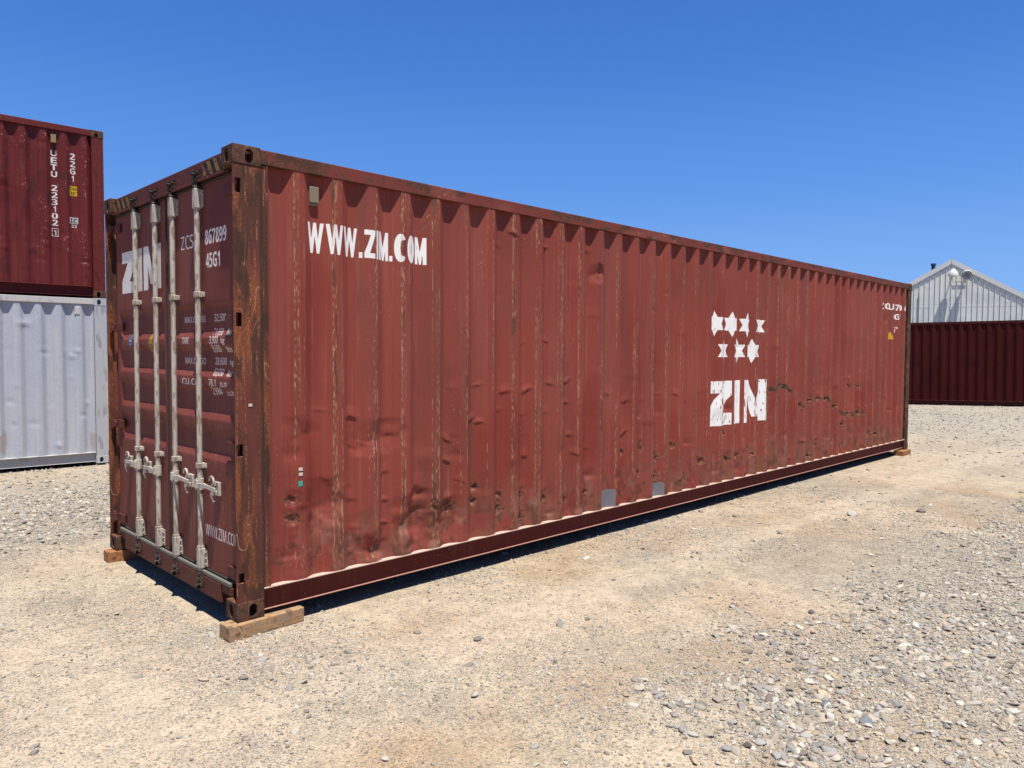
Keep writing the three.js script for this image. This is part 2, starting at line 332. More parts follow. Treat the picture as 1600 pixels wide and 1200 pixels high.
const knocks = [[.38,.70],[.38,.58],[1.55,.49],[1.70,.45],[2.23,.49],[1.95,.48],[2.49,.46],[2.78,.40],[3.06,.34],[3.34,.38],[3.90,.70],[4.16,1.04],[4.17,.47],[4.20,.71],[4.47,.58],[4.46,.38],[4.77,.69],[5.01,.30],[5.33,.46],[1.97,.59],[2.23,.38],[3.87,.27],[2.49,.26],[6.97,1.20],[7.26,1.26],[7.57,1.17],[7.88,.96],[8.16,1.02],[8.45,1.04],[8.71,1.02],[9.00,.91],[9.54,.76],[9.87,.76],[10.14,.74],[9.30,.62],[9.54,1.20],[9.87,1.17],[10.39,.41],[10.68,.38],[8.38,.40],[8.95,.40],[5.92,.43],[6.16,.45],[6.40,.53],[6.53,.43],[5.36,.47],[5.54,.75],[5.86,.73],[6.12,.72],[6.68,.70],[7.23,.65],[7.79,.33],[8.15,.26]];
const bigs = [[.63, .62, .13, .17, -.022], [.98, .25, .11, .13, -.030], [1.36, .45, .15, .14, -.034], [.44, 1.08, .1, .16, -.012], [3.48, 2.38, .07, .07, -.022], [1.62, .36, .16, .12, -.02], [.42, .5, .07, .2, -.014], [1.05, 1.06, .2, .09, -.014]];
const dentAt = (() => {
  const list = [];
  for (const [x, y] of kinks) { const b = rnd() ** 1.6; list.push([x + rr(-.02, .02), y + rr(-.03, .03), rr(.028, .055), rr(.02, .065), (.003 + .0095 * b), 1, rr(-.45, .45)]); }
  for (const [x, y] of knocks) { list.push([x, y, rr(.022, .04), rr(.022, .045), -rr(.012, .026), 3, rr(-.6, .6)]); list.push([x + rr(-.02, .02), y + rr(.05, .09), rr(.03, .05), .05, rr(.001, .006), 1, rr(-.4, .4)]); }
  for (const [x, y, a, b, d] of bigs) list.push([x, y, a, b, d, 2]);
  for (let i = 0; i < 150; i++) { const y = .2 + 2.2 * rnd() ** 1.6; list.push([rr(.3, 11.9), y, rr(.03, .09), rr(.03, .12), rr(-.009, .008) * (y < 1.3 ? 1.2 : .6), rnd() < .5 ? 1 : 0]); }
  const cells = new Map();
  for (const d of list) for (let k = Math.floor((d[0] - d[2] * 2.4) / .2); k <= Math.floor((d[0] + d[2] * 2.4) / .2); k++) { if (!cells.has(k)) cells.set(k, []); cells.get(k).push(d); }
  return (x, y) => {
    let s = 0; const c = cells.get(Math.floor(x / .2)); if (!c) return 0;
    for (const [cx, cy, rx, ry, amp, kind, tilt = 0] of c) {
      let t = (y - cy - tilt * (x - cx) + .018 * (noise(x * 28 + cy * 9, y * 11) - .5)) / ry; if (Math.abs(t) > 2.5) continue; const q = (x - cx) / rx; if (Math.abs(q) > 2.4) continue;
      if (kind === 1) { s += amp * Math.exp(-(q ** 4)) * (t < 0 ? Math.max(0, 1 + t * (2.2 + 2.4 * Math.abs(tilt))) : Math.max(0, 1 - t * .8)); continue; } if (kind === 3) { s += amp * Math.max(0, 1 - Math.abs(q) * .9) * Math.max(0, t > 0 ? 1 - t * 1.3 : 1 + t * .7); continue; } if (kind === 2) { const w = 2.4 * (fbm(x * 8 + 4, y * 8, 3) - .5); s += amp * Math.max(0, 1 - Math.abs(q * .75 + w * .4)) * Math.max(0, 1 - Math.abs(t * .75 + w * .35)) * 1.5; continue; }
      s += amp * Math.exp(-q * q - t * t);
    }
    return s;
  };
})();
const heroWarp = (x, y, z, deep) => {
  const e = ss(.23, .33, x) * ss(12.0, 11.85, x) * ss(.178, .24, y) * ss(2.80, 2.70, y);
  const wob = .006 * (noise(x * 1.1 + 3, y * 1.6) - .5) + .004 * (noise(x * 4, y * 3.1 + 8) - .5);
  return -.006 + e * Math.max(-.045 - z * .3, Math.min(.026, dentAt(x, y) + wob));
};
function heroLettering(g) {
  blockWord(g, 'WWW.ZIM.COM', .508, 1.478, 2.302, 2.500);
  // seven six-pointed stars
  const star = (x, y, r) => { g.beginPath(); for (let k = 0; k < 12; k++) { const a = Math.PI / 2 + k * Math.PI / 6, q = k % 2 ? r * .577 : r; g.lineTo(x + q * Math.cos(a), y + q * Math.sin(a)); } g.fill(); };
  g.fillStyle = '#fff';
  for (let k = 0; k < 4; k++) star(5.625 + k * .347, 2.003, .148);
  for (let k = 0; k < 3; k++) star(5.80 + k * .347, 1.695, .148);
  // block letters
  const poly = p => { g.beginPath(); p.forEach(q => g.lineTo(...q)); g.closePath(); g.fill(); };
  zimLogo(poly, 5.495, .83, 1.345, .515);
  word(g, 'ZCSU', 10.86, 11.31, 2.405, 2.505, 'bold 100px sans-serif'); word(g, '867899', 11.345, 11.80, 2.405, 2.505); word(g, '4', 11.84, 11.90, 2.405, 2.505);
  word(g, '45G1', 11.31, 11.66, 2.25, 2.348); word(g, '9\'6"', 11.39, 11.55, 2.03, 2.13, 'bold 100px sans-serif');
  g.fillStyle = '#d9a520'; poly([[11.15, 1.915], [11.33, 1.915], [11.24, 2.05]]); g.fillRect(11.68, 1.955, .05, .14);
}
function blockWord(g, text, x0, x1, y0, y1) { // heavy plain capitals drawn as strokes
  const wide = { W: 1.30, Z: .86, I: .25, M: 1.0, C: .94, O: .94, '.': .24 }, gap = .10, h = y1 - y0;
  let total = -gap; for (const ch of text) total += wide[ch] + gap;
  const k = (x1 - x0) / total, t = .2; let x = x0;
  const P = { W: [[.07, 1.1], [.3, .06], [.5, .98], [.7, .06], [.93, 1.1]], Z: [[-.2, .9], [.84, .9], [.16, .1], [1.2, .1]], M: [[.12, -.1], [.12, 1], [.5, .12], [.88, 1], [.88, -.1]] };
  g.strokeStyle = g.fillStyle = '#fff';
  for (const ch of text) {
    const w = wide[ch] * k; g.save(); g.beginPath(); g.rect(x, y0, w, h); g.clip(); g.beginPath();
    if (ch === 'I') g.fillRect(x, y0, w * .92, h); else if (ch === '.') g.fillRect(x, y0, w, h * .2);
    else {
      g.lineWidth = t * h * (ch === 'Z' ? .9 : ch === 'M' ? .66 : .56); g.lineJoin = 'miter'; g.miterLimit = 20;
      if (P[ch]) P[ch].forEach(([a, b]) => g.lineTo(x + a * w, y0 + b * h)); else { g.lineWidth = t * h; g.ellipse(x + w / 2, y0 + h / 2, w / 2 - t * h * .5, h / 2 - t * h * .45, 0, ch === 'C' ? .75 : 0, ch === 'C' ? 5.53 : 6.2832); }
      g.stroke();
    }
    g.restore(); x += w + gap * k;
  }
}
function zimLogo(poly, x, y, w, h) { // a heavy Z, I and M; w wide, h tall
  const X = t => x + t * w, Y = t => y + t * h, b = .27;
  poly([[X(0), Y(1)], [X(.36), Y(1)], [X(.36), Y(.68)], [X(.20), Y(b)], [X(.36), Y(b)], [X(.36), Y(0)], [X(0), Y(0)], [X(0), Y(.30)], [X(.155), Y(1 - b)], [X(0), Y(1 - b)]]);
  poly([[X(.40), Y(1)], [X(.535), Y(1)], [X(.535), Y(0)], [X(.40), Y(0)]]);
  poly([[X(.575), Y(1)], [X(.70), Y(1)], [X(.79), Y(.50)], [X(.88), Y(1)], [X(1), Y(1)], [X(1), Y(0)], [X(.885), Y(0)], [X(.885), Y(.55)], [X(.83), Y(.12)], [X(.75), Y(.12)], [X(.69), Y(.55)], [X(.69), Y(0)], [X(.575), Y(0)]]);
}
const heroSheets = (() => {
  const { pitch, r0 } = HERO, x0 = .222, x1 = HERO.L - .175, y0 = .178, y1 = 2.80;
  const cuts = sheetCuts(x0, x1, r0, pitch, 4), list = corrugated(x0, x1, y0, y1, pitch, r0, 262, heroWarp, cuts);
  const rustCells = new Map();
  for (const [x, y] of knocks) { const k = Math.floor(x / .3); for (let q = k - 1; q <= k + 1; q++) { if (!rustCells.has(q)) rustCells.set(q, []); rustCells.get(q).push([x, y, rr(.035, .07), rr(.03, .06)]); } }
  const farWear = x => .10 * ss(4.5, 7, x);
  const worn = [.3, .3, .62, .95, .25, 1, 1, .4, .2, .9, .95, .25, .75, .15, .6, .95, .3, .8, .2];
  const path = [[6.85, 1.19], [6.97, 1.20], [7.26, 1.26], [7.57, 1.17], [7.88, .96], [8.16, 1.02], [8.45, 1.04], [8.71, 1.02], [9.0, .91], [9.3, .80], [9.54, .76], [9.87, .76], [10.14, .74], [10.2, .74]];
  const pathY = x => { for (let k = 1; k < path.length; k++) if (x <= path[k][0]) return lerp(path[k - 1][1], path[k][1], (x - path[k - 1][0]) / (path[k][0] - path[k - 1][0])); return 9; };
  const flats = k => worn[k + 1] ?? hash(k, 77) ** 1.2; // how worn each outer ridge is
  return list.map(g => {
    const { x0: a, x1: b } = g.userData, ppm = a < 4 ? 440 : 320, w = Math.round((b - a) * ppm), h = Math.round((y1 - y0) * ppm);
    const L = mask(w, h, a, y0, ppm, heroLettering);
    const t = texture(w, h, (u, v, c, i, j) => {
      const x = a + u * (b - a), y = y0 + v * (y1 - y0), ph = ((x - r0) / pitch % 1 + 1.5) % 1 - .5, k = Math.round((x - r0) / pitch + (ph < 0 ? -.5 : .5) - .0), d = Math.abs(ph) * pitch, ridge = ss(.092, .106, d), kk = Math.floor((x - r0) / pitch);
      const big = fbm(x * .8, y * .9, 3), st = noise(x * 60, y * 1.3) * .6 + noise(x * 140 + 5, y * 2.1) * .4, fine = noise(x * 330, y * 260), mid = fbm(x * 11, y * 7, 3);
      // faded oxide paint
      c[0] = 139; c[1] = 64; c[2] = 52;
      mix3(c, [150, 78, 64], ss(.45, .75, big * .5 + st * .5) * .6);
      mix3(c, [128, 53, 42], ss(.5, .75, fbm(x * 2.1 + 7, y * 1.1 + 2, 3)) * .75);
      mix3(c, [138, 73, 62], ss(.50, .78, noise(x * 7 + 40, y * .5) * .6 + st * .4) * .8);
      mix3(c, [116, 62, 50], ss(.52, .72, fbm(x * 3.3 + 60, y * .8, 3) * .7 + st * .3) * .6);
      c[0] += (fine - .5) * 9; c[1] += (fine - .5) * 7; c[2] += (fine - .5) * 6;
      // chalky wash streaks
      mix3(c, [160, 104, 92], .35 * ss(.66, .86, st) * ss(.3, .6, mid));
      // long stains washed down from the top rail
      { const q = noise(x * 5.3 + 90, 1.5), e = 2.8 - 1.9 * hash(Math.floor(x * 11), 5) * q; if (q > .5) mix3(c, [118, 62, 56], ss(.5, .72, q) * ss(e - .25, e + .25, y) * ss(.35, .6, st) * .6); }
      // lettering with worn edges
      const m = L.at(i, j), al = L.data[m + 3] / 255;
      const w1 = flats(kk + (ph > 0 ? 1 : 0)), run = noise(x * 30 + 3, y * 1.1 + kk * 7.7), scr = noise(x * 210, y * 6 + kk) * .55 + noise(x * 90, y * 30) * .45;
      if (al > 0) {
        const gone = y < 1.4 ? ss(.73, .79, noise(x * 150, y * 9) * .5 + noise(x * 50 + 9, y * 22) * .5 + ridge * .08) : ss(.80, .87, noise(x * 160, y * 12) * .5 + noise(x * 60 + 9, y * 40) * .5 + ridge * .04);
        mix3(c, [L.data[m] * .95, L.data[m + 1] * .94, L.data[m + 2] * .92], al * (1 - gone));
      }
      // ridges rubbed down to tan primer and rust
      const rub = ridge * (al > .5 ? (y > 2 ? .12 : .4) : 1);
      if (rub > 0) {
        const lvl = w1 * .42 + run * .42 + noise(x * 3 + 70, y * 2.4 + kk * 3.3) * .34 - .06 + farWear(x) * ss(1.9, .7, y) * 1.5, edge = ss(.004, 0, Math.abs(d - .106)) ;
        mix3(c, [126, 80, 60], rub * ss(.50, .78, lvl) * ss(.34, .60, scr) * .75);
        mix3(c, [172, 126, 96], rub * ss(.55, .78, lvl) * ss(.58, .72, noise(x * 190, y * 14 + kk) * .5 + noise(x * 80, y * 46) * .5) * .8);
        mix3(c, [196, 158, 132], edge * ss(.42, .66, lvl + farWear(x) * 1.6 + (scr - .5) * .5) * ss(.45, .62, noise(x * 40, y * 38 + kk)) * .75);
        mix3(c, [84, 56, 42], rub * ss(.68, .85, lvl) * ss(.58, .70, noise(x * 70, y * 7 + 3)) * .7);
      }
      // white chips
      mix3(c, [200, 156, 136], ss(.88, .93, noise(x * 150 + 2, y * 60)) * ss(.64, .74, fbm(x * 4 + 1, y * 3, 3)) * .55);
      // road dirt and rust low down, in blotches with ragged edges
      const low = ss(.75, .22, y), dn = fbm(x * 5 + 2, y * 4 + 3, 4);
      mix3(c, [126, 82, 64], low * ss(.38, .60, dn + .06 * ss(5, 8, x)) * .7);
      mix3(c, [88, 58, 45], low * ss(.56, .68, fbm(x * 19, y * 15 + 8, 4)) * .6);
      mix3(c, [152, 118, 104], low * ss(.60, .74, fbm(x * 14 + 20, y * 5, 4)) * .45);
      // bare rust round the knocks
      const rc = rustCells.get(Math.floor(x / .3));
      if (rc) for (const [rx, ry, ra, rb] of rc) {
        const q = ((x - rx) / ra) ** 2 + ((y - ry) / rb) ** 2; if (q > 3) continue;
        const n = fbm(x * 46 + ry * 9, y * 62 + rx, 3), f2 = ss(3, .4, q);
        mix3(c, [122, 80, 58], ss(.60, .50, n + (1 - f2) * .32) * .75); mix3(c, [66, 43, 34], ss(.44, .34, n + (1 - f2) * .30) * .85); mix3(c, [186, 146, 118], ss(.64, .72, n) * f2 * .5);
      }
      if (x > 6.86 && x < 10.2) { // one long scrape
        const dy = y - pathY(x) + .07 * (fbm(x * 12, 3, 3) - .5), n = fbm(x * 34, y * 70, 3), f2 = ss(.06, .005, Math.abs(dy)) * ss(.38, .58, noise(x * 9 + 4, 8) * .5 + n * .5);
        mix3(c, [116, 74, 54], ss(.35, .7, f2 + n * .35) * .7); mix3(c, [60, 39, 31], ss(.55, .85, f2 + n * .3) * .85); mix3(c, [178, 136, 110], ss(.60, .68, n) * f2 * .6);
      }
      // touched-up patches of grey primer
      if ((x > 3.56 && x < 3.765 && y < .345 + .02 * noise(x * 20, 1)) || (x > 4.43 && x < 4.60 && y < .305 + .02 * noise(x * 20, 4))) { c[0] = 108 + 24 * mid; c[1] = 106 + 24 * mid; c[2] = 110 + 24 * mid; mix3(c, [92, 62, 52], ss(.62, .70, dn) * .8); }
      // chalk scribbles near the door end
      if (x < 1 && y < .6) {
        const q = (cx, cy, a, b) => Math.abs(Math.hypot((x - cx) / a, (y - cy) / b) - 1);
        const wob = .05 * (noise(y * 14, 7) - .5), q2 = (cx, cy, a, b) => Math.abs(Math.hypot((x + wob - cx) / a, (y + .04 * noise(x * 16, 2) - cy) / b) - 1), s = Math.min(q2(.585, .395, .05, .085) * .07, q(.50, .31, .05, .045) * .05, q(.72, .36, .045, .055) * .05, q(.83, .34, .05, .04) * .05);
        mix3(c, [190, 150, 140], ss(.0032, .0012, s) * .4 * ss(.3, .5, noise(x * 60, y * 60)));
      }
    });
    t.wrapS = t.wrapT = THREE.ClampToEdgeWrapping;
    const m = mat({ map: t, roughness: .7 }); m.color.setRGB(.80, .81, .82); return [uvTo(g, a, b, y0, y1), m];
  });
})();
// rusty corner post
M.post = mat({
  map: texture(320, 1664, (u, v, c) => {
    const x = u * .32, y = v * 2.9, n = fbm(x * 26, y * 7, 4), f = noise(x * 330, y * 130), s = noise(x * 150 + 3, y * 5), o = fbm(x * 14 + 5, y * 2.4 + 3, 4);
    c[0] = 90; c[1] = 56; c[2] = 44;
    mix3(c, [128, 70, 46], ss(.42, .62, o) * .9); mix3(c, [158, 94, 60], ss(.52, .68, o * .6 + f * .4) * .8); mix3(c, [70, 48, 40], ss(.56, .70, n) * .75);
    mix3(c, [108, 58, 52], ss(.56, .7, fbm(x * 9 + 30, y * 1.4 + 9, 3)) * .7);
    mix3(c, [184, 128, 92], ss(.74, .84, s) * ss(.42, .6, f) * .65);
    const q = Math.abs(noise(x * 16 + 2.1 * noise(y * 3, 5), y * 6) - .5); mix3(c, [200, 160, 126], ss(.014, .004, q) * ss(.45, .6, noise(x * 8, y * 2.2 + 60)) * .7);
    const wx = .03 * (noise(y * 9, 3) - .5), ch = Math.abs(Math.hypot((x - .10 + wx) / .04, (y - .52) / .075) - 1); mix3(c, [205, 180, 165], ss(.06, .02, ch) * .4 * ss(.45, .6, noise(x * 40, y * 30)));
    mix3(c, [66, 46, 40], ss(.018, .006, Math.abs(x - .178)) * .7);
  }, { size: [.32, 2.9] }), roughness: .8
});
M.post.bumpMap = M.rust.map; M.post.bumpScale = .001;

const hero = group('shipping_container');
hero.position.set(0, .089, 0);
tag(hero, 'long weathered red-brown container with white stars and lettering on timber blocks', 'container');
M.topRail = mat({
  map: texture(2048, 48, (u, v, c) => {
    const x = u * 12.192, n = fbm(x * 3, v * 2 + 4, 4), f = noise(x * 90, v * 24), b = fbm(x * 9 + 3, v * 3, 3);
    c[0] = 126; c[1] = 60; c[2] = 50; mix3(c, [140, 76, 64], ss(.45, .7, n) * .7); mix3(c, [104, 52, 42], ss(.5, .7, b) * .6);
    mix3(c, [106, 68, 50], ss(.50, .62, b + .26 * ss(1.3, .3, x)) * .8); mix3(c, [74, 50, 40], ss(.56, .68, f * .4 + b * .6 + .16 * ss(1.0, .3, x)) * .7); mix3(c, [196, 164, 132], ss(.78, .86, f) * ss(.55, .68, n) * .7);
  }, { size: [12.192, .21] }), roughness: .75
});
shell(hero, { ...HERO, frame: M.red, rail: M.topRail, web: M.rail, flange: M.dust, lip: M.lip, cast: M.rust, post: M.post, farPost: M.rust, sheets: heroSheets, frontPosts: true });
{ // door-end corner posts: a plate with slots for the hinges in front of a boxed post
  const H = HERO.H, W = HERO.W;
  const sh = new THREE.Shape([[.003, .1185], [.176, .1185], [.176, H - .1185], [.003, H - .1185]].map(p => new THREE.Vector2(...p)));
  for (const [a, b] of [[2.605, 2.698], [1.804, 1.892], [1.016, 1.094], [.238, .302]]) sh.holes.push(new THREE.Path([[.012, a], [.052, a], [.052, b], [.012, b]].map(p => new THREE.Vector2(...p))));
  const plate = uvMetres(new THREE.ExtrudeGeometry(sh, { depth: .008, bevelEnabled: true, bevelSize: .002, bevelThickness: .002, bevelSegments: 1 }).translate(0, 0, -.014));
  const solid = box(.003, .176, .1185, H - .1185, -.0155, -.004, .003);
  const body = box(.098, .17, .1185, H - .1185, -.14, -.0155, .006), strip = box(.1765, .222, .182, H - .1, -.05, -.011, .004), lip = box(.213, .2235, .182, H - .1, -.0105, -.005, .002);
  for (const s of [1, -1]) { const p = mesh('corner_post', mirror(merge([s > 0 ? plate : solid, body.clone().translate(0, 0, -.001), strip, lip].map(g => g.clone())), 1, s), M.post, hero); if (s < 0) p.position.z = -W; }
  // vent box and stickers on the near side
  const vent = mesh('air_vent', [box(.518, .586, 2.622, 2.726, -.046, -.020, .005), box(.518, .586, 2.604, 2.622, -.046, -.030, .003)], mat({ color: 0x8d7d68, roughness: .7 }), hero);
  const vent2 = mesh('air_vent', [box(11.60, 11.66, 2.622, 2.720, -.046, -.020, .005)], mat({ color: 0x8d6d5c, roughness: .7 }), hero);
  const sticker = (x, y, w, h, m) => mesh('sticker', box(x - w / 2, x + w / 2, y - h / 2, y + h / 2, -.012, -.0025, .0005), m, hero);
  const wht = mat({ color: 0xd9cfc4, roughness: .6 }), grn = mat({ color: 0x3fae97, roughness: .6 });
  sticker(.432, .898, .028, .02, wht); sticker(.432, .866, .028, .02, wht); sticker(.430, .805, .03, .034, grn);
  mesh('sticker', box(.085, .108, 1.320, 1.337, -.003, -.0005, .0004), wht, hero);
  // lintel and sill of the door end
  const hd = mesh('door_header', [box(.032, .12, 2.762, 2.885, -W + .163, -.163, .006), box(.022, .034, 2.756, 2.772, -W + .175, -.175, .004)], M.header, hero);
  const hz = texture(256, 96, (u, v, c) => { const s = ((u * 3.2 + v * .55) % 1) < .5, n = noise(u * 40, v * 16), k = noise(u * 9, v * 4); c[0] = s ? 150 : 42; c[1] = s ? 122 : 34; c[2] = s ? 52 : 30; mix3(c, [112, 62, 56], ss(.55, .7, n * .5 + k * .5)); });
  hz.wrapS = hz.wrapT = THREE.ClampToEdgeWrapping;
  const tape = mat({ map: hz, roughness: .6 });
  for (const [a, b] of [[-.50, -.175], [-2.26, -1.93]]) { const g = new THREE.BoxGeometry(.0015, .085, b - a).translate(.0305, 2.822, (a + b) / 2); mesh('hazard_tape', g, tape, hero); }
  mesh('door_sill', [box(.026, .12, .048, .168, -W + .30, -.30, .005), box(.034, .12, .118, .168, -.2995, -.163, .004), box(.034, .12, .118, .168, -W + .163, -W + .2995, .004), ], M.header, hero);
  mesh('sill_seal', box(.028, .05, .170, .20, -W + .17, -.17, .008), mat({ color: 0x77736a, roughness: .85 }), hero);
}
// ---------------------------------------------------------------- doors
const bands = [[1.974, 1.790, 1.744], [1.698, 1.529, 1.488], [1.426, 1.262, 1.213], [1.156, .995, .943]];
const doorTex = (() => {
  const z0 = -2.345, z1 = -.09, y0 = .205, y1 = 2.745, ppm = 430, w = Math.round((z1 - z0) * ppm), h = Math.round((y1 - y0) * ppm);
  const thin = '100px sans-serif', bold = 'bold 100px sans-serif';
  const L = mask(w, h, z0, y0, ppm, g => {
    const poly = p => { g.fillStyle = '#fff'; g.beginPath(); p.forEach(q => g.lineTo(...q)); g.closePath(); g.fill(); };
    zimLogo(poly, -2.205, 2.118, .86, .33);
    word(g, 'ZCSU', -.966, -.665, 2.355, 2.449, thin); word(g, '867899', -.556, -.232, 2.352, 2.445, bold); word(g, '45G1', -.548, -.33, 2.20, 2.295, bold);
    const row = (a, y, b, x0, x1) => { if (a) word(g, a, -.975, a.length > 6 ? -.615 : a.length > 4 ? -.80 : -.855, y, y + .044, thin); word(g, b, x0, x1, y, y + .045, thin); };
    row('MAX.GROSS', 1.852, '32,500', -.475, -.30); word(g, 'kg', -.24, -.19, 1.852, 1.89, thin);
    row('', 1.758, '71,650', -.475, -.33); word(g, 'lbs', -.27, -.20, 1.758, 1.80, thin);
    row('TARE', 1.708, '3,900', -.515, -.38); word(g, 'kg', -.33, -.275, 1.708, 1.746, thin);
    row('', 1.652, '8,600', -.49, -.36); word(g, 'lbs', -.28, -.205, 1.652, 1.69, thin);
    row('MAX.CARGO', 1.570, '28,600', -.468, -.295); word(g, 'kg', -.24, -.19, 1.570, 1.606, thin);
    row('', 1.497, '63,050', -.475, -.33); word(g, 'lbs', -.27, -.20, 1.497, 1.535, thin);
    row('CU.CAP.', 1.428, '76.1', -.524, -.42); word(g, 'cu.m', -.35, -.255, 1.428, 1.458, thin);
    row('', 1.374, '2,684', -.50, -.36); word(g, 'cu.ft', -.29, -.19, 1.374, 1.41, thin);
    word(g, 'WWW.ZIM.COM', -.602, -.115, .430, .508, thin);
    // blue round plate and yellow plate
    g.fillStyle = '#5a6690'; g.beginPath(); g.ellipse(-2.035, 1.735, .05, .058, 0, 0, 7); g.fill(); g.fillStyle = '#c9cfe0'; g.fillRect(-2.06, 1.73, .05, .012); g.fillRect(-2.05, 1.705, .03, .008);
    g.fillStyle = '#b08a3a'; poly2(g, [[-1.63, 1.65], [-1.53, 1.65], [-1.53, 1.71], [-1.56, 1.79], [-1.60, 1.79], [-1.63, 1.71]]); g.fillStyle = '#5a4418'; g.fillRect(-1.61, 1.675, .06, .01); g.fillRect(-1.61, 1.70, .06, .01);
  });
  const t = texture(w, h, (u, v, c, i, j) => {
    const x = z0 + u * (z1 - z0), y = y0 + v * (y1 - y0), big = fbm(x * 1.3 + 9, y * 1.1, 4), st = noise(x * 70, y * 1.6) * .6 + noise(x * 160, y * 3) * .4, f = noise(x * 300, y * 260);
    c[0] = 112; c[1] = 57; c[2] = 49; mix3(c, [128, 76, 68], ss(.4, .7, big * .6 + st * .4) * .7); mix3(c, [100, 44, 38], ss(.5, .75, fbm(x * 2.5, y * 1.7 + 8, 3)) * .6);
    c[0] += (f - .5) * 8; c[1] += (f - .5) * 7; c[2] += (f - .5) * 7;
    const m = L.at(i, j), al = L.data[m + 3] / 255; if (al > 0) mix3(c, [L.data[m] * .9, L.data[m + 1] * .9, L.data[m + 2] * .88], al * (1 - ss(.80, .88, noise(x * 90, y * 60) * .5 + noise(x * 200, y * 30) * .5)));
    mix3(c, [96, 84, 66], ss(.62, .8, fbm(x * 6 + 1, y * 2.2, 3)) * ss(.95, .5, y) * .7);
    mix3(c, [150, 116, 96], ss(.84, .9, noise(x * 140, y * 70)) * ss(.5, .65, fbm(x * 5, y * 4, 2)) * .7);
  });
  t.wrapS = t.wrapT = THREE.ClampToEdgeWrapping;
  return { t, z0, z1, y0, y1 };
})();
function poly2(g, p) { g.beginPath(); p.forEach(q => g.lineTo(...q)); g.closePath(); g.fill(); }
M.door = mat({ map: doorTex.t, color: new THREE.Color(1.28, 1.22, 1.2), roughness: .6 });
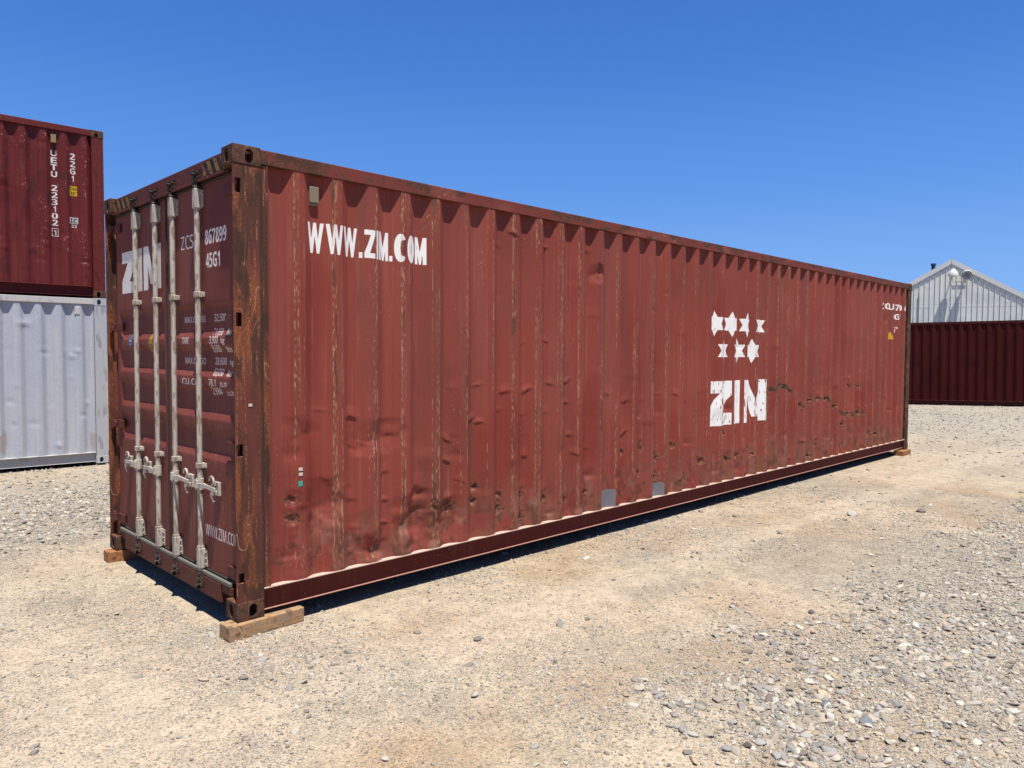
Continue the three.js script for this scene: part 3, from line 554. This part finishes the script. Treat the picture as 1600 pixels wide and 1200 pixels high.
function door(za, zb, rods, side) { // za < zb: the door leaf between two z, on the plane x = 0.06
  const d = group('door', hero), D = doorTex;
  const ys = new Set([.21, 2.742]), zs = new Set([za, zb]);
  for (let y = .25; y < 2.74; y += .05) ys.add(+y.toFixed(3));
  for (const [t, l, b] of bands) for (const q of [t + .004, t - .004, t - .03, t - .038, l + .004, l - .004, b + .004, b - .004]) ys.add(+q.toFixed(4));
  for (let z = za + .03; z < zb; z += .035) zs.add(+z.toFixed(3));
  for (const q of [.05, .056, .088, .094]) { zs.add(za + q); zs.add(zb - q); }
  const Y = [...ys].sort((a, b) => a - b), Z = [...zs].sort((a, b) => a - b), pos = [], uv = [], idx = [];
  const lin = (a, b, t) => Math.min(1, Math.max(0, (t - a) / (b - a)));
  for (const z of Z) for (const y of Y) {
    let r = 0;
    for (const [t, l, b] of bands) r = Math.max(r, Math.min(lin(t, t - .034, y), lin(b, l, y), lin(za + .053, za + .091, z), lin(zb - .053, zb - .091, z)));
    let x = .06 + .022 * r + .004 * (noise(z * 4 + 9, y * 3) - .5);
    if (side > 0) x += .022 * Math.exp(-(((z + .72) / .03) ** 2) - ((y - 1.21) / .03) ** 2) + .014 * Math.exp(-(((z + .70) / .02) ** 2) - ((y - 1.79) / .025) ** 2);
    else x += .02 * Math.exp(-(((z + 1.86) / .03) ** 2) - ((y - .96) / .035) ** 2);
    pos.push(x, y, z); uv.push((z - D.z0) / (D.z1 - D.z0), (y - D.y0) / (D.y1 - D.y0));
  }
  const n = Y.length;
  for (let i = 0; i < Z.length - 1; i++) for (let j = 0; j < n - 1; j++) { const p = i * n + j, q = p + n; idx.push(p, q, p + 1, p + 1, q, q + 1); }
  const g = new THREE.BufferGeometry(); g.setAttribute('position', new THREE.Float32BufferAttribute(pos, 3)); g.setAttribute('uv', new THREE.Float32BufferAttribute(uv, 2)); g.setIndex(idx); g.computeVertexNormals();
  const flat = g.toNonIndexed();
  // returns at the edges of the leaf, butted behind the face
  const rim = [box(.063, .105, .21, 2.742, za, za + .004, .001), box(.063, .105, .21, 2.742, zb - .004, zb, .001), box(.063, .105, 2.738, 2.742, za + .0045, zb - .0045, .001), box(.063, .105, .21, .214, za + .0045, zb - .0045, .001)];
  for (const q of rim) { const a = q.attributes.uv; for (let i = 0; i < a.count; i++) a.setXY(i, .3, .05 + .1 * (i % 7)); }
  mesh('door_panel', g, M.door, d); mesh('panel_edge', rim, M.header, d);
  const gk = (a, b, c, e) => mesh('gasket', box(.050, .085, a, b, c, e, .006), M.gasket, d);
  gk(2.7425, 2.757, za, zb); gk(.2005, .2095, za, zb);
  if (side > 0) gk(.21, 2.742, za - .017, za - .0005); else gk(.21, 2.742, zb + .0005, zb + .008);
  for (const z of rods) {
    const dir = side > 0 ? 1 : (z < -1.6 ? -1 : -1);
    mesh('locking_bar', [cyl(.0175, .0175, 2.56, 16, .03, 1.46, z)], M.galv, d);
    for (const [y, hh] of [[2.655, .132], [.276, .136]]) { // bearing brackets bolted to the leaf
      const s = [box(.008, .056, y - hh / 2, y + hh / 2, z - .026, z + .026, .007), box(.050, .0595, y - hh / 2 + .01, y + hh / 2 - .01, z - .045, z + .045, .002), cyl(.024, .024, .016, 14, .03, y + hh / 2 + .006, z)];
      for (const dy of [-.04, 0, .04]) s.push(cyl(.007, .007, .008, 6, .047, y + dy, z + .036, 'x'), cyl(.007, .007, .008, 6, .047, y + dy, z - .036, 'x'));
      mesh('bearing_bracket', s, M.galv, d);
    }
    for (const y of [2.03, .897]) mesh('bar_guide', [box(.009, .0585, y - .019, y + .019, z - .022, z + .022, .005), box(.050, .0595, y - .016, y + .016, z + .0225, z + .048, .003), cyl(.006, .006, .008, 6, .047, y, z + .036, 'x')], M.galv, d);
    for (const [y, s] of [[2.745, 1], [.165, -1]]) { // cam ends gripping their keepers
      const q = [cyl(.026, .020, .05, 10, .03, y, z), cyl(.03, .03, .014, 10, .03, y + s * .03, z)];
      for (const [a, b, cc] of [[-.028, .05, .012], [.026, .056, .01], [0, .074, -.012]]) q.push(box(.006 + cc, .034 + cc, y + s * b - .020, y + s * b + .016, z + a - .013, z + a + .013, .005));
      q.push(bar([.02, y + s * .04, z - .04], [.02, y + s * .075, z + .04], .014, .016), cyl(.009, .009, .05, 8, .012, y + s * .062, z + .02, 'x'));
      mesh('locking_cam', q, M.cam, d);
      for (const a of [-.062, .046]) mesh('cam_keeper', box(.024, .0315, y + s * .062 - .03, y + s * .062 + .03, z + a, z + a + .016, .003), M.cam, d);
    }
    // handle: hub, flat lever, catch with its hooked hasp
    const y = .775, e = z + dir * .235;
    const hook = new THREE.TorusGeometry(.030, .0075, 6, 12, 4.2); hook.rotateY(Math.PI / 2); hook.translate(.018, y + .045, e - dir * .02);
    mesh('handle', [cyl(.026, .026, .075, 14, .03, y, z), box(-.004, .014, y - .03, y + .03, z - .014, z + .022, .005), bar([.006, y - .012, z], [.010, y + .004, z + dir * .12], .034, .012), bar([.010, y + .004, z + dir * .12], [.016, y - .006, e + dir * .03], .028, .012)], M.galv, d);
    mesh('handle_catch', [box(.040, .0585, y - .05, y + .04, e - .045, e + .035, .005), box(.010, .0395, y - .045, y - .015, e - .030, e + .020, .005), box(.016, .0395, y + .012, y + .034, e - .028, e - .004, .004), uvMetres(hook), bar([.014, y - .045, e - .02], [.02, y - .085, e + .01], .014, .01)], M.galv, d);
  }
  const zo = side > 0 ? zb : za;
  for (const y of [2.652, 1.848, 1.055, .27]) {
    const k = side > 0 ? 1 : -1, a = zo - k * .14, b = zo + k * .062;
    mesh('hinge', [box(.044, .0585, y - .034, y + .034, Math.min(a, b - k * .05), Math.max(a, b - k * .05), .004), cyl(.017, .017, .084, 12, .030, y, b - k * .012), box(.022, .040, y - .03, y + .03, Math.min(b - k * .06, b - k * .02), Math.max(b - k * .06, b - k * .02), .004)], M.header, d);
  }
  return d;
}
door(-1.2175, -.095, [-1.042, -.612], 1);
door(-2.343, -1.236, [-1.800, -1.380], -1);

// timber blocks under the castings
const beam = (x0, x1, y0, y1, z0, z1, m, turn, label) => {
  const g = new RoundedBoxGeometry(x1 - x0, y1 - y0, z1 - z0, 3, .007), p = g.attributes.position;
  for (let i = 0; i < p.count; i++) { const x = p.getX(i), y = p.getY(i), z = p.getZ(i); p.setXYZ(i, x + .004 * (noise(y * 60 + 3, z * 60) - .5), y + (y < 0 ? .004 * (noise(x * 30, z * 40) - .5) : 0), z + .004 * (noise(x * 20, y * 40) - .5)); }
  g.computeVertexNormals();
  const b = mesh('timber_block', uvMetres(g), m); b.position.set((x0 + x1) / 2, (y0 + y1) / 2, (z0 + z1) / 2); b.rotation.y = turn;
  return tag(b, label, 'timber', 'timber blocks under the long container');
};
beam(-.070, .440, -.006, .089, -.105, .026, M.wood, .045, 'long sawn timber under the nearest bottom corner of the lettered container');
beam(-.062, .43, -.006, .089, -2.40, -2.268, M.woodRed, -.03, 'reddish timber block under the left bottom corner of the door end');
beam(11.76, 12.16, -.006, .089, -.10, .062, M.woodRed, 0, 'small timber block under the far right corner of the lettered container');
beam(11.76, 12.16, -.006, .089, -2.40, -2.26, M.wood, 0, 'timber block under the hidden rear corner of the lettered container');

// ---------------------------------------------------------------- the stack of two short containers on the left
const S20 = { L: 6.058, H: 2.591, W: 2.438, pitch: .2665 };
const mild = (n, amp, s0) => { // scattered shallow dents
  const list = []; seed = s0; for (let i = 0; i < n; i++) list.push([rr(.2, 5.9), rr(.25, 2.3), rr(.03, .08), rr(.02, .06), rr(-amp, amp)]);
  return (x, y) => { let s = -.013; for (const [cx, cy, a, b, d] of list) { const q = (x - cx) / a; let t = (y - cy) / b; if (q * q > 5) continue; if (t < 0) t *= 2; s += d * Math.exp(-q * q - t * t) * ss(.18, .26, y) * ss(2.5, 2.38, y); } return s; };
};
function sideTexture(w, h, L, paint, lettering) {
  const y0 = .178, y1 = S20.H - .096, ppm = w / L, hh = Math.round((y1 - y0) * ppm), m = mask(w, hh, 0, y0, ppm, lettering);
  const t = texture(w, hh, (u, v, c, i, j) => {
    const x = u * L, y = y0 + v * (y1 - y0); paint(x, y, c);
    const k = m.at(i, j), al = m.data[k + 3] / 255; if (al > 0) mix3(c, [m.data[k] * .92, m.data[k + 1] * .92, m.data[k + 2] * .9], al * (1 - .5 * ss(.7, .8, noise(x * 90, y * 90))));
  });
  t.wrapS = t.wrapT = THREE.ClampToEdgeWrapping;
  return [t, y0, y1];
}
const upright = (g, text, x, w, y0, y1) => { // letters one below the other
  const n = text.length, s = (y0 - y1) / n; [...text].forEach((ch, k) => { if (ch !== ' ') word(g, ch, x + (ch === '1' ? w * .3 : 0), x + (ch === '1' ? w * .7 : w), y0 - s * k - s * .86, y0 - s * k); });
};
const ridgeOf = (x, r0, p) => ss(.085, .105, Math.abs(((x - r0) / p % 1 + 1.5) % 1 - .5) * p);
const stackPos = [1.745, 0, -8.48], stackTurn = -.055;
function shortContainer(base, o, label) {
  const root = group('shipping_container'), x0 = .176, x1 = S20.L - .176, [t, y0, y1] = o.tex, r0 = o.r0;
  const sheets = corrugated(x0, x1, y0, y1, S20.pitch, r0, 70, o.dent, sheetCuts(x0, x1, r0, S20.pitch, 4), { flat: .035, slope: .064, depth: .046 }).map(g => [uvTo(g, 0, S20.L, y0, y1), o.wallMat]);
  shell(root, { ...S20, r0, frame: o.frame, rail: o.rail, web: o.web, flange: o.flange, lip: o.lip, cast: o.cast, post: o.post, sheets });
  const c = Math.cos(stackTurn), s = Math.sin(stackTurn);
  root.rotation.y = stackTurn; root.position.set(stackPos[0] - c * S20.L, base, stackPos[2] + s * S20.L);
  // blank corrugated door end closed by a plain wall
  const ew = group('end_wall', root); mesh('wall_sheet', box(.04, .08, .1, S20.H - .1, -S20.W + .15, -.15, .004), o.frame, ew);
  mesh('air_vent', box(o.vent[0], o.vent[0] + .07, o.vent[1], o.vent[1] + .12, -.062, -.004, .005), o.ventMat, root);
  return tag(root, label, 'container');
}
{
  const r0 = 5.385 - S20.pitch * 19;
  const redTex = sideTexture(2048, 0, S20.L, (x, y, c) => {
    const st = noise(x * 60, y * 1.5), b = fbm(x * 1.2, y * 1.1 + 20, 3), f = noise(x * 200, y * 160), rg = ridgeOf(x, r0, S20.pitch);
    c[0] = 108; c[1] = 40; c[2] = 38; mix3(c, [120, 53, 49], ss(.4, .75, b * .5 + st * .5) * .7); mix3(c, [90, 31, 30], ss(.55, .75, fbm(x * 3, y * 2, 3)) * .5);
    c[0] += (f - .5) * 8; c[1] += (f - .5) * 6; c[2] += (f - .5) * 6;
    mix3(c, [190, 146, 138], ss(.78, .88, noise(x * 60, y * 34)) * ss(.5, .66, fbm(x * 5, y * 3.5, 3)) * (.35 + .6 * rg) * .8);
    mix3(c, [82, 40, 40], ss(.66, .76, fbm(x * 9, y * 6 + 2, 3)) * .6);
  }, g => {
    upright(g, 'UETU 223102', 5.35, .082, 2.195, 1.05); word(g, '1', 5.378, 5.406, .925, 1.01); g.strokeStyle = '#fff'; g.lineWidth = .008; g.strokeRect(5.352, .91, .078, .115);
    upright(g, '22G1', 5.60, .075, 2.19, 1.745);
    g.fillStyle = '#e8c21c'; g.fillRect(5.592, 1.545, .10, .15); word(g, '2.6m', 5.60, 5.685, 1.63, 1.68, 'bold 100px sans-serif', '#222'); word(g, '8\'6"', 5.605, 5.68, 1.56, 1.61, 'bold 100px sans-serif', '#222');
    g.fillStyle = '#ddd'; g.fillRect(5.585, 1.12, .115, .10); word(g, 'IC', 5.595, 5.69, 1.135, 1.205, 'bold 100px sans-serif', '#333'); word(g, '33', 5.605, 5.685, 1.065, 1.11);
  });
  const whiteTex = sideTexture(2048, 0, S20.L, (x, y, c) => {
    const st = noise(x * 45, y * 1.1), b = fbm(x * 2.2, y * 1.6 + 20, 4), f = noise(x * 190, y * 170), n = fbm(x * 30, y * 24, 2);
    c[0] = 190; c[1] = 195; c[2] = 206; mix3(c, [182, 189, 202], ss(.4, .65, b) * .5); mix3(c, [203, 202, 204], ss(.5, .75, st) * .6); mix3(c, [182, 186, 194], ss(.5, .7, n) * .35);
    c[0] += (f - .5) * 20; c[1] += (f - .5) * 20; c[2] += (f - .5) * 20; mix3(c, [168, 150, 136], ss(.68, .78, fbm(x * 6 + 4, y * 2 + 9, 3)) * ss(1.0, .4, y) * .5);
  }, () => { });
  shortContainer(.008 - .033, { tex: whiteTex, wallMat: mat({ map: whiteTex[0], roughness: .5 }), r0: 5.54 - S20.pitch * 19, dent: mild(90, .016, 71), frame: M.white, rail: M.whiteBright, web: M.white, flange: M.whiteBright, lip: M.whiteBright, cast: M.white, post: M.white, vent: [5.62, 2.33], ventMat: M.whiteBright }, 'white painted container at the bottom of the left stack');
  shortContainer(.008 - .033 + 2.593, { tex: redTex, wallMat: mat({ map: redTex[0], roughness: .45 }), r0, dent: mild(110, .014, 72), frame: M.leftRed, rail: M.leftRed, web: M.leftRedDark, flange: M.leftRed, lip: M.leftRedDark, cast: M.rust, post: M.leftRed, vent: [5.35, 2.30], ventMat: mat({ color: 0x9a8064, roughness: .7 }) }, 'maroon container with white upright numbers stacked on the white one');
}

// ---------------------------------------------------------------- dark red container across the yard
const farA = new THREE.Vector3(26.4, 0, -4.35), farDir = new THREE.Vector3(Math.cos(1.2566), 0, Math.sin(1.2566)), farTurn = Math.atan2(-farDir.z, farDir.x);
{
  const L = 12.192, H = 2.896, r0 = .3, pitch = .272, root = group('shipping_container');
  const streak = texture(1024, 512, (u, v, c) => {
    const x = u * 4, y = v * 2.7, st = noise(x * 30, y * 1.2), b = fbm(x * 1.2, y + 5, 3), f = noise(x * 90, y * 60);
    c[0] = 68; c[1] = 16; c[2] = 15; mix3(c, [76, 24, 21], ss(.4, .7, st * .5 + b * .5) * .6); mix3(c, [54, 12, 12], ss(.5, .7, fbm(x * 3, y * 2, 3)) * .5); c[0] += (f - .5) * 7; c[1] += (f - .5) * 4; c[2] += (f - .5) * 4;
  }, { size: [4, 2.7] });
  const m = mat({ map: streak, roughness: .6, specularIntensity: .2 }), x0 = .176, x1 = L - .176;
  const warp = (x, y) => -.006 + .008 * (noise(x * 2, y * 2) - .5) * ss(.18, .4, y) * ss(2.79, 2.6, y);
  const sheets = corrugated(x0, x1, .178, H - .096, pitch, r0, 24, warp, sheetCuts(x0, x1, r0, pitch, 4), { flat: .035, slope: .066, depth: .04 }).map(g => [g, m]);
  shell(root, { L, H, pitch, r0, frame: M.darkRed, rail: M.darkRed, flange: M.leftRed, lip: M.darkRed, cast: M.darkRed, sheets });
  mesh('end_wall', box(.04, .08, .1, H - .1, -2.438 + .15, -.15, .004), M.darkRed, root);
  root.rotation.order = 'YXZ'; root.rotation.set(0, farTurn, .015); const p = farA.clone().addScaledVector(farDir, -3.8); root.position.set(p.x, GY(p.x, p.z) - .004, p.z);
  tag(root, 'dark red container lying across the yard in front of the shed', 'container');
}

// ---------------------------------------------------------------- shed behind it
{
  const root = group('shed'); tag(root, 'pale grey metal-clad gabled shed behind the dark red container', 'building');
  const apexY = 6.30, half = 7.2, pitchR = .60, eave = apexY - half * pitchR, depth = 16;
  const siding = texture(512, 512, (u, v, c) => { const st = pnoise(u * 60, v * 3, 60, 3), b = pnoise(u * 8, v * 8, 8, 8), f = pnoise(u * 200, v * 200, 200, 200); c[0] = 206; c[1] = 208; c[2] = 202; mix3(c, [220, 222, 216], .7 * ss(.4, .7, st * .5 + b * .5)); mix3(c, [184, 187, 183], .5 * ss(.6, .8, b)); c[0] += (f - .5) * 10; c[1] += (f - .5) * 10; c[2] += (f - .5) * 10; }, { size: [4, 4] });
  const skin = mat({ map: siding, color: new THREE.Color(1.38, 1.38, 1.38), roughness: .5, metalness: .1 }), trim = mat({ color: 0xe6e6e4, roughness: .5 }), roofM = mat({ map: siding, color: 0xe8e8e6, roughness: .5, metalness: .1 });
  const top = x => apexY - Math.abs(x) * pitchR, wall = group('gable_wall', root), w = .225;
  const prism = (pts, z0, z1) => uvMetres(new THREE.ExtrudeGeometry(new THREE.Shape(pts.map(p => new THREE.Vector2(...p))), { depth: z1 - z0, bevelEnabled: false }).translate(0, 0, z0));
  for (let x = -half; x < half - .01; x += w) { // each sheet of cladding with its standing rib
    const b = Math.min(half, x + w), pts = [[x + .004, 0], [b - .004, 0], [b - .004, top(b - .004)]]; if (x < 0 && b > 0) pts.push([0, apexY]); pts.push([x + .004, top(x + .004)]);
    mesh('wall_sheet', [prism(pts, -.05, -.0), prism([[x + .005, 0], [x + .030, 0], [x + .030, top(x + .018) - .06], [x + .005, top(x + .018) - .06]], .0005, .030)], skin, wall);
  }
  mesh('backing_wall', prism([[-half, 0], [half, 0], [half, eave - .02], [0, apexY - .02], [-half, eave - .02]], -.12, -.055), mat({ color: 0x5b6164, roughness: .8 }), root);
  mesh('girt_line', box(-half, half, 4.28, 4.292, .031, .034, .001), mat({ color: 0xbfc4c4, roughness: .6 }), root);
  for (const s of [-1, 1]) { // roof slopes and verge trim
    const n = new THREE.Vector2(s * pitchR, 1).normalize(), off = .12, pts = [[0, apexY + .02], [s * (half + .5), apexY + .02 - (half + .5) * pitchR], [s * (half + .5), apexY + .14 - (half + .5) * pitchR], [0, apexY + .14]];
    if (s < 0) pts.reverse(); mesh('roof_slope', prism(pts, -depth, .035), roofM, root);
    const f = [[s * .01, apexY - .08], [s * (half + .5), apexY - .08 - (half + .5) * pitchR], [s * (half + .5), apexY + .16 - (half + .5) * pitchR], [s * .01, apexY + .16]]; if (s < 0) f.reverse();
    mesh('verge_trim', prism(f, .05, .062), trim, root);
    mesh('side_wall', box(s < 0 ? -half : half - .1, s < 0 ? -half + .1 : half, 0, eave - .03, -depth + .1, -.13), skin, root);
  }
  mesh('rear_wall', prism([[-half, 0], [half, 0], [half, eave - .03], [0, apexY - .03], [-half, eave - .03]], -depth, -depth + .09), skin, root);
  const pipe = mesh('flue_pipe', [cyl(.09, .09, 1.3, 14, -.72, apexY - .62, -1.2), cyl(.12, .12, .1, 14, -.72, apexY + .06, -1.2)], mat({ color: 0x34435c, roughness: .6 }), root);
  // two floodlights on brackets below the ridge
  const lampM = mat({ color: 0xe4e4e0, roughness: .4 }), glass = new THREE.MeshPhysicalMaterial({ color: 0xaeb4b8, roughness: .15, transmission: .2, metalness: 0 });
  for (const [x, y, turn] of [[.06, apexY - .56, 0], [.62, apexY - .62, -1.15]]) {
    const l = group('floodlight', root); l.position.set(x, y, 0);
    mesh('bracket', [cyl(.025, .025, .30, 10, 0, 0, .16, 'z'), box(-.06, .06, -.12, .12, .031, .06, .01)], lampM, l);
    const bell = new THREE.LatheGeometry([[.0, .22], [.07, .22], [.10, .16], [.17, .10], [.21, .0], [.225, -.12], [.21, -.12], [.19, -.02], [.12, .08], [.02, .12]].map(p => new THREE.Vector2(...p)), 24);
    const h = mesh('lamp_shade', uvMetres(bell), lampM, l); h.position.set(0, -.02, .42); h.rotation.x = turn;
    const d = mesh('lens', uvMetres(new THREE.SphereGeometry(.19, 18, 10, 0, 6.283, 1.2, 1.2).scale(1, .5, 1)), glass, h); d.position.y = -.03;
  }
  // conduit between the lamps and down the wall
  mesh('conduit', [cyl(.02, .02, 2.2, 8, -1.35, apexY - 2.6, .05), cyl(.02, .02, .62, 8, .36, apexY - .95, .05, 'x')], mat({ color: 0x8a9092, roughness: .6 }), root);
  const mid = new THREE.Vector3(38.67, 0, -6.38); root.position.copy(mid); root.rotation.y = farTurn; root.position.y = -.05;
}

// ---------------------------------------------------------------- loose stones and gravel
function stoneGeo(detail, s0, flat = .55) {
  const g0 = new THREE.IcosahedronGeometry(1, detail), p = g0.attributes.position, ox = s0 * 7.3, v = new THREE.Vector3();
  const planes = []; seed = 900 + s0 * 31; for (let k = 0; k < 10; k++) { v.set(rr(-1, 1), rr(-1, 1), rr(-1, 1)).normalize(); planes.push([v.clone(), rr(.42, .78)]); }
  for (let i = 0; i < p.count; i++) {
    v.fromBufferAttribute(p, i); const n = .72 + .35 * noise(v.x * 1.6 + ox, v.y * 1.6 + v.z * 1.3 + ox) + .10 * noise(v.x * 4.6 + ox, v.y * 4.6 - v.z * 4.1); v.multiplyScalar(n);
    for (const [q, d] of planes) { const e = v.dot(q) - d; if (e > 0) v.addScaledVector(q, -e * .93); }
    p.setXYZ(i, v.x * 1.15, v.y * flat, v.z * .85);
  }
  g0.deleteAttribute('uv'); const m = g0.index ? g0 : g0; m.computeVertexNormals();
  const nrm = new Map(); for (let i = 0; i < p.count; i++) { const k = p.getX(i).toFixed(3) + p.getY(i).toFixed(3) + p.getZ(i).toFixed(3); const a = nrm.get(k) || new THREE.Vector3(); a.add(v.fromBufferAttribute(m.attributes.normal, i)); nrm.set(k, a); }
  for (let i = 0; i < p.count; i++) { const k = p.getX(i).toFixed(3) + p.getY(i).toFixed(3) + p.getZ(i).toFixed(3); v.copy(nrm.get(k)).normalize(); m.attributes.normal.setXYZ(i, v.x, v.y, v.z); }
  return m;
}
const tones = [[.44, .39, .32], [.49, .43, .35], [.38, .35, .30], [.29, .27, .245], [.52, .465, .385], [.42, .35, .295], [.35, .335, .31], [.46, .37, .27], [.23, .205, .18], [.56, .52, .45], [.33, .30, .27], [.40, .37, .33]];
const stoneMat = mat({ color: 0xffffff, roughness: .85 });
function scatter(name, label, geos, count, place, sizes, sink) {
  const per = geos.map(() => []), C = new THREE.Color(), D = new THREE.Object3D();
  for (let k = 0, tries = 0; k < count && tries < count * 40; tries++) {
    const q = place(); if (!q) continue; const [x, z] = q;
    if (x > -.06 && x < 12.2 && z < -.35 && z > -2.2) continue;
    const s = sizes[0] + (sizes[1] - sizes[0]) * rnd() ** 2.6, t = tones[Math.floor(rnd() * tones.length)], b = rr(.82, 1.15);
    D.position.set(x, GY(x, z) + s * sink * rr(.3, 1.1), z); D.rotation.set(rr(-.35, .35), rr(0, 6.28), rr(-.35, .35)); D.scale.set(s * rr(.8, 1.15), s * rr(.7, 1.2), s * rr(.8, 1.1)); D.updateMatrix();
    per[Math.floor(rnd() * geos.length)].push([D.matrix.clone(), [t[0] * b, t[1] * b, t[2] * b * rr(.94, 1.03)]]); k++;
  }
  per.forEach((list, n) => {
    const m = new THREE.InstancedMesh(geos[n], stoneMat, list.length); m.name = n ? `${name}_${String(n).padStart(3, '0')}` : name; m.castShadow = m.receiveShadow = true;
    list.forEach(([a, c], i) => { m.setMatrixAt(i, a); m.setColorAt(i, C.setRGB(...c)); });
    scene.add(m); tag(m, label, 'gravel', name.replace('_', ' ') + ' over the yard', 'stuff');
  });
}
const shapes2 = [1, 2, 3, 4].map(k => stoneGeo(2, k)), shapes1 = [5, 6, 7].map(k => stoneGeo(1, k, .65));
seed = 4242;
const CX = -1.94, CZ = 4.33;
const wedge = (d0, d1, pw) => { const d = d0 + (d1 - d0) * rnd() ** pw, a = -.7854 + rr(-.72, .74); return [CX + d * Math.cos(a), CZ + d * Math.sin(a), d]; };
scatter('pebbles', 'rounded grey and tan pebbles lying in loose patches on the yard', shapes2, 13000, () => { const [x, z] = wedge(2.2, 11, 1.0); return rnd() < gravelness(x, z) ** 1.8 * ss(.30, .62, fbm(x * 1.9 + 70, z * 1.9, 3)) * 1.1 + .006 ? [x, z] : null; }, [.007, .036], .16);
scatter('far_gravel', 'pale gravel spread over the far parts of the yard', shapes1, 42000, () => { const [x, z] = wedge(8, 34, .8); return rnd() < .06 + gravelness(x, z) ? [x, z] : null; }, [.008, .034], .25);
scatter('small_gravel', 'small stone chips mixed with pebbles on the dry dirt', shapes1, 90000, () => { const [x, z] = wedge(2.2, 11, .9); return rnd() < (.03 + .22 * ss(.42, .64, fbm(x * 1.1 + 31, z * 1.1 + 3, 4))) * (1 - .8 * lane(x, z)) + .85 * gravelness(x, z) ? [x, z] : null; }, [.0035, .015], .25);
scatter('grit', 'fine sharp grit strewn all over the dry dirt', shapes1, 160000, () => { const [x, z] = wedge(2.2, 9, .85); return rnd() < (.08 + 1.1 * ss(.40, .62, fbm(x * .9 + 12, z * .9 + 40, 4))) * (1 - .8 * lane(x, z)) ? [x, z] : null; }, [.0018, .0068], .30);
[
  [6.31, 1.26, .065, .50, .47, .42, 'pale flat stone lying alone on dirt beside the middle of the container'],
  [1.12, 1.59, .022, .17, .15, .13, 'dark little stone alone on bare dirt below the lettered wall'],
  [1.77, 1.29, .024, .23, .21, .18, 'grey-brown round stone half sunk in bare dirt'],
  [2.97, 2.25, .032, .16, .16, .16, 'blackish round stone on the left edge of the gravel patch'],
  [2.29, 3.54, .038, .52, .49, .44, 'whitish rounded stone at the right edge of the gravel'],
  [1.71, 2.87, .036, .21, .23, .25, 'blue-grey flat stone in the middle of the near gravel'],
  [1.08, 2.78, .028, .14, .11, .10, 'dark brown stone near the bottom edge left of the gravel'],
  [2.04, 2.66, .032, .33, .28, .28, 'mauve rounded stone in the near gravel patch'],
  [2.19, 2.46, .026, .13, .12, .12, 'small black stone behind the mauve stone'],
  [1.68, 3.07, .038, .20, .22, .24, 'slate-coloured stone behind the pile of pale pebbles'],
  [1.43, 3.05, .034, .42, .37, .31, 'tan rounded stone at the front of the gravel patch'],
  [7.05, 1.73, .055, .20, .18, .16, 'dark flat stone out on the dirt towards the far corner']
].forEach(([x, z, s, r, g, b, label], k) => {
  const st = mesh('stone', stoneGeo(3, 20 + k, .62), mat({ color: new THREE.Color().setRGB(r, g, b), roughness: .85 }));
  st.scale.setScalar(s); st.rotation.y = k * 1.3; st.position.set(x, GY(x, z) + s * .22, z); tag(st, label, 'stone');
});

renderer.render(scene, camera);
